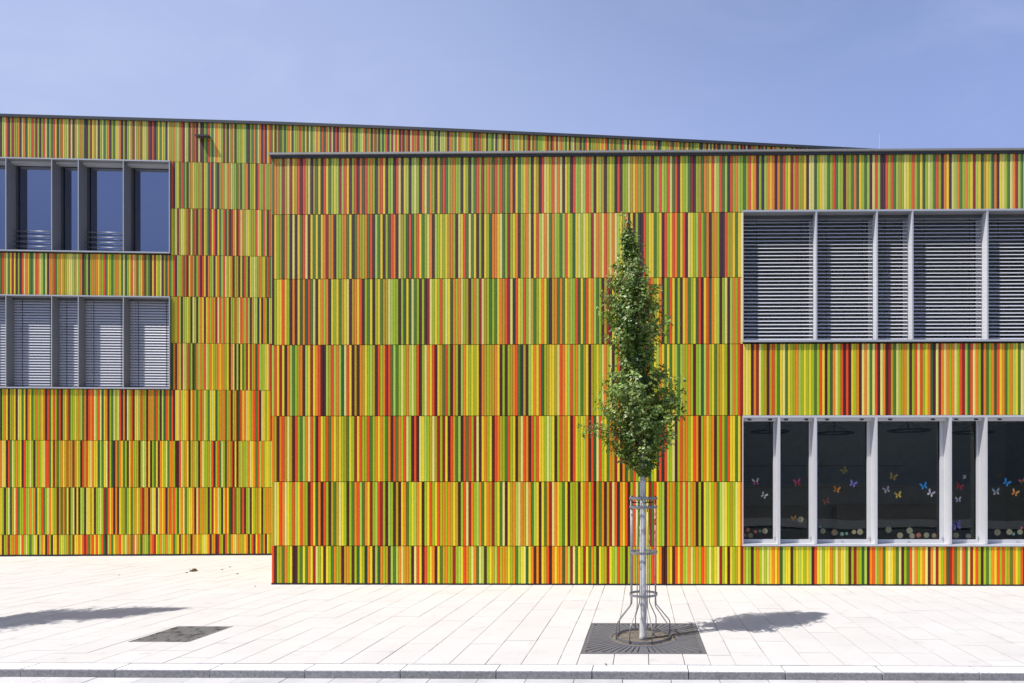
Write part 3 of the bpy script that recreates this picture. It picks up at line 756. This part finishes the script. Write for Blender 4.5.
FC = {'cream': (.50, .47, .33), 'sage': (.40, .44, .30), 'rose': (.58, .20, .18), 'mint': (.22, .52, .44), 'pale yellow': (.62, .58, .30), 'tan': (.40, .32, .22), 'grey': (.34, .35, .33)}
def flower(x, y, size, col, label):
    P = paper_pos(x, y); mb = MB(); n = 9; c = FC[col]; R_ = size * .44
    pts = []
    for k in range(n * 4):
        t = 2 * math.pi * k / (n * 4); q = R_ * (.90 + .10 * math.cos(n * t)); pts.append((q * math.cos(t), q * math.sin(t)))
    poly(mb, Vector(), pts, c, .001)
    for k in range(n):
        t = 2 * math.pi * (k + .5) / n; d = (math.cos(t), math.sin(t)); e = (-d[1], d[0])
        poly(mb, Vector(), [(d[0] * R_ * a + e[0] * R_ * b, d[1] * R_ * a + e[1] * R_ * b) for a, b in ((.35, .02), (.84, .06), (.84, -.06), (.35, -.02))], tuple(q * .5 for q in c), .0025)
    poly(mb, Vector(), [(R_ * .28 * math.cos(t * .785), R_ * .28 * math.sin(t * .785)) for t in range(8)], (.45, .33, .10), .003)
    o = mb.build('paper_flower', M_PAPER); o.location = P; tag(o, label, 'paper flower', 'round paper flowers along the bottom of the panes')
FLW = [(748, 529.8, .10, 'rose', 'rose paper flower at the left of the first pane'), (755.5, 531.5, .09, 'rose', 'smaller rose paper flower in the middle of the first pane'), (760, 531, .06, 'mint', 'tiny mint paper flower of the first pane'),
       (765, 531, .13, 'cream', 'large cream paper flower at the right of the first pane'), (750.5, 535.5, .12, 'tan', 'tan paper flower on the sill of the first pane'), (744.9, 535.3, .08, 'grey', 'grey paper flower in the lower left corner of the first pane'),
       (800.6, 519.4, .14, 'cream', 'cream paper flower beside the small yellow butterfly on the second pane'),
       (823, 531, .13, 'sage', 'sage paper flower at the left of the third pane'), (820, 526.5, .06, 'mint', 'tiny mint paper flower at the left edge of the third pane'), (834.5, 532.5, .15, 'tan', 'tan paper flower, second from the left on the third pane'),
       (842, 534, .09, 'mint', 'mint paper flower in the middle of the third pane'), (846.6, 533.5, .07, 'mint', 'smaller mint paper flower right of the middle of the third pane'), (854, 532, .10, 'pale yellow', 'pale yellow paper flower of the third pane'),
       (860, 531.8, .14, 'cream', 'cream paper flower in the right corner of the third pane'),
       (888.6, 529.8, .15, 'sage', 'sage paper flower at the left of the fourth pane, above the sill'), (909.6, 530.6, .15, 'sage', 'sage paper flower in the middle of the fourth pane, above the sill'), (900, 535.4, .14, 'cream', 'cream paper flower on the sill of the fourth pane, second from left'),
       (912, 536, .13, 'cream', 'cream paper flower just under the middle sage one'), (918.6, 535.2, .12, 'rose', 'rose paper flower on the sill of the fourth pane'), (926.4, 535.2, .13, 'sage', 'sage paper flower on the sill right of the rose one'), (934, 535.5, .11, 'tan', 'tan paper flower in the right corner of the fourth pane'),
       (956, 535.4, .14, 'sage', 'sage paper flower under the large indigo butterfly'), (968, 536, .12, 'grey', 'greyish paper flower in the right corner of the fifth pane'),
       (997.4, 532.4, .15, 'cream', 'cream paper flower at the left of the sixth pane'), (1009.3, 532, .14, 'sage', 'sage paper flower in the middle of the sixth pane'), (1013.5, 534, .07, 'mint', 'tiny mint paper flower of the sixth pane'),
       (1020, 532, .13, 'sage', 'sage paper flower at the right picture edge'), (1021.5, 528, .06, 'rose', 'tiny rose paper flower at the right picture edge')]
for a in FLW: flower(*a)

# ------------------------------------------------------------------ light, sky, camera
sv = Vector((-.555, -.285, 1.0)).normalized()                 # towards the sun
el = math.asin(sv.z); az = math.atan2(sv.x, sv.y)
sd = bpy.data.lights.new('sun', 'SUN'); sd.energy = 5.0; sd.angle = math.radians(0.5); sd.color = (1.0, .955, .89)
so = bpy.data.objects.new('sun', sd); COL.objects.link(so); so.rotation_euler = (-sv).to_track_quat('-Z', 'Y').to_euler()
w = bpy.data.worlds.new('World'); scene.world = w; w.use_nodes = True; nt = w.node_tree
bg = nt.nodes['Background']; sk = nt.nodes.new('ShaderNodeTexSky'); sk.sky_type = 'NISHITA'; sk.sun_disc = False
sk.sun_elevation = el; sk.sun_rotation = az; sk.air_density = 1.0; sk.dust_density = 1.2; sk.ozone_density = 2.0
# thin haze, a little lighter low down, with very faint cirrus
tc = nt.nodes.new('ShaderNodeTexCoord'); mp = nt.nodes.new('ShaderNodeMapping'); mp.inputs['Scale'].default_value = (1.2, 1.2, 3.0); mp.inputs['Rotation'].default_value = (0.3, 0.5, 0.4)
nz = nt.nodes.new('ShaderNodeTexNoise'); nz.inputs['Scale'].default_value = 1.6; nz.inputs['Detail'].default_value = 6; nz.inputs['Roughness'].default_value = .55
nt.links.new(tc.outputs['Generated'], mp.inputs[0]); nt.links.new(mp.outputs[0], nz.inputs['Vector'])
mr = nt.nodes.new('ShaderNodeMapRange'); mr.inputs['From Min'].default_value = .42; mr.inputs['From Max'].default_value = .75; mr.inputs['To Min'].default_value = 0.0; mr.inputs['To Max'].default_value = .10
nt.links.new(nz.outputs['Fac'], mr.inputs['Value'])
sep = nt.nodes.new('ShaderNodeSeparateXYZ'); nt.links.new(tc.outputs['Generated'], sep.inputs[0])
hz = nt.nodes.new('ShaderNodeMapRange'); hz.interpolation_type = 'SMOOTHSTEP'; nt.links.new(sep.outputs['Z'], hz.inputs['Value'])
hz.inputs['From Min'].default_value = .42; hz.inputs['From Max'].default_value = .98; hz.inputs['To Min'].default_value = 0.92; hz.inputs['To Max'].default_value = 0.04
ad = nt.nodes.new('ShaderNodeMath'); ad.operation = 'ADD'; ad.use_clamp = True; nt.links.new(hz.outputs[0], ad.inputs[0]); nt.links.new(mr.outputs[0], ad.inputs[1])
mx = nt.nodes.new('ShaderNodeMix'); mx.data_type = 'RGBA'; nt.links.new(ad.outputs[0], mx.inputs['Factor']); nt.links.new(sk.outputs[0], mx.inputs['A']); mx.inputs['B'].default_value = (3.30, 4.35, 8.1, 1)
# paler haze towards the sun side of the horizon, thin cirrus veils
hx = nt.nodes.new('ShaderNodeVectorMath'); hx.operation = 'DOT_PRODUCT'; nt.links.new(tc.outputs['Generated'], hx.inputs[0]); hx.inputs[1].default_value = (-.72, .55, -.42)
h2 = nt.nodes.new('ShaderNodeMapRange'); h2.interpolation_type = 'SMOOTHSTEP'; nt.links.new(hx.outputs['Value'], h2.inputs['Value'])
h2.inputs['From Min'].default_value = -.10; h2.inputs['From Max'].default_value = .75; h2.inputs['To Min'].default_value = 0.0; h2.inputs['To Max'].default_value = .75
c1 = nt.nodes.new('ShaderNodeMapping'); c1.inputs['Scale'].default_value = (1.0, 5.0, 5.5); c1.inputs['Rotation'].default_value = (0.2, -0.75, 0.5); nt.links.new(tc.outputs['Generated'], c1.inputs[0])
cn = nt.nodes.new('ShaderNodeTexNoise'); cn.inputs['Scale'].default_value = 1.7; cn.inputs['Detail'].default_value = 7; cn.inputs['Roughness'].default_value = .6; cn.inputs['Distortion'].default_value = .6; nt.links.new(c1.outputs[0], cn.inputs['Vector'])
c2 = nt.nodes.new('ShaderNodeMapRange'); nt.links.new(cn.outputs['Fac'], c2.inputs['Value']); c2.inputs['From Min'].default_value = .48; c2.inputs['From Max'].default_value = .80; c2.inputs['To Min'].default_value = 0; c2.inputs['To Max'].default_value = .26
ca = nt.nodes.new('ShaderNodeMath'); ca.operation = 'ADD'; ca.use_clamp = True; nt.links.new(h2.outputs[0], ca.inputs[0]); nt.links.new(c2.outputs[0], ca.inputs[1])
mx2 = nt.nodes.new('ShaderNodeMix'); mx2.data_type = 'RGBA'; nt.links.new(ca.outputs[0], mx2.inputs['Factor']); nt.links.new(mx.outputs['Result'], mx2.inputs['A']); mx2.inputs['B'].default_value = (5.2, 6.1, 8.8, 1)
mx = mx2
lo_ = nt.nodes.new('ShaderNodeMapRange'); lo_.interpolation_type = 'SMOOTHSTEP'; nt.links.new(sep.outputs['Z'], lo_.inputs['Value'])
lo_.inputs['From Min'].default_value = 0.0; lo_.inputs['From Max'].default_value = .40; lo_.inputs['To Min'].default_value = .42; lo_.inputs['To Max'].default_value = 1.0
tn = nt.nodes.new('ShaderNodeVectorMath'); tn.operation = 'SCALE'; nt.links.new(mx.outputs['Result'], tn.inputs[0]); nt.links.new(lo_.outputs[0], tn.inputs['Scale'])
nt.links.new(tn.outputs[0], bg.inputs['Color']); bg.inputs['Strength'].default_value = 0.10

cd = bpy.data.cameras.new('camera'); co = bpy.data.objects.new('camera', cd); COL.objects.link(co); scene.camera = co
co.location = EYE; co.rotation_euler = (math.radians(90), 0, YAW)
cd.sensor_fit = 'HORIZONTAL'; cd.sensor_width = 36; cd.lens = F * 36 / 1024
cd.shift_x = (512 - PX) / 1024; cd.shift_y = (PY - 341.5) / 1024; cd.clip_start = .05; cd.clip_end = 3000
scene.view_settings.view_transform = 'Standard'; scene.view_settings.look = 'None'; scene.view_settings.exposure = 0
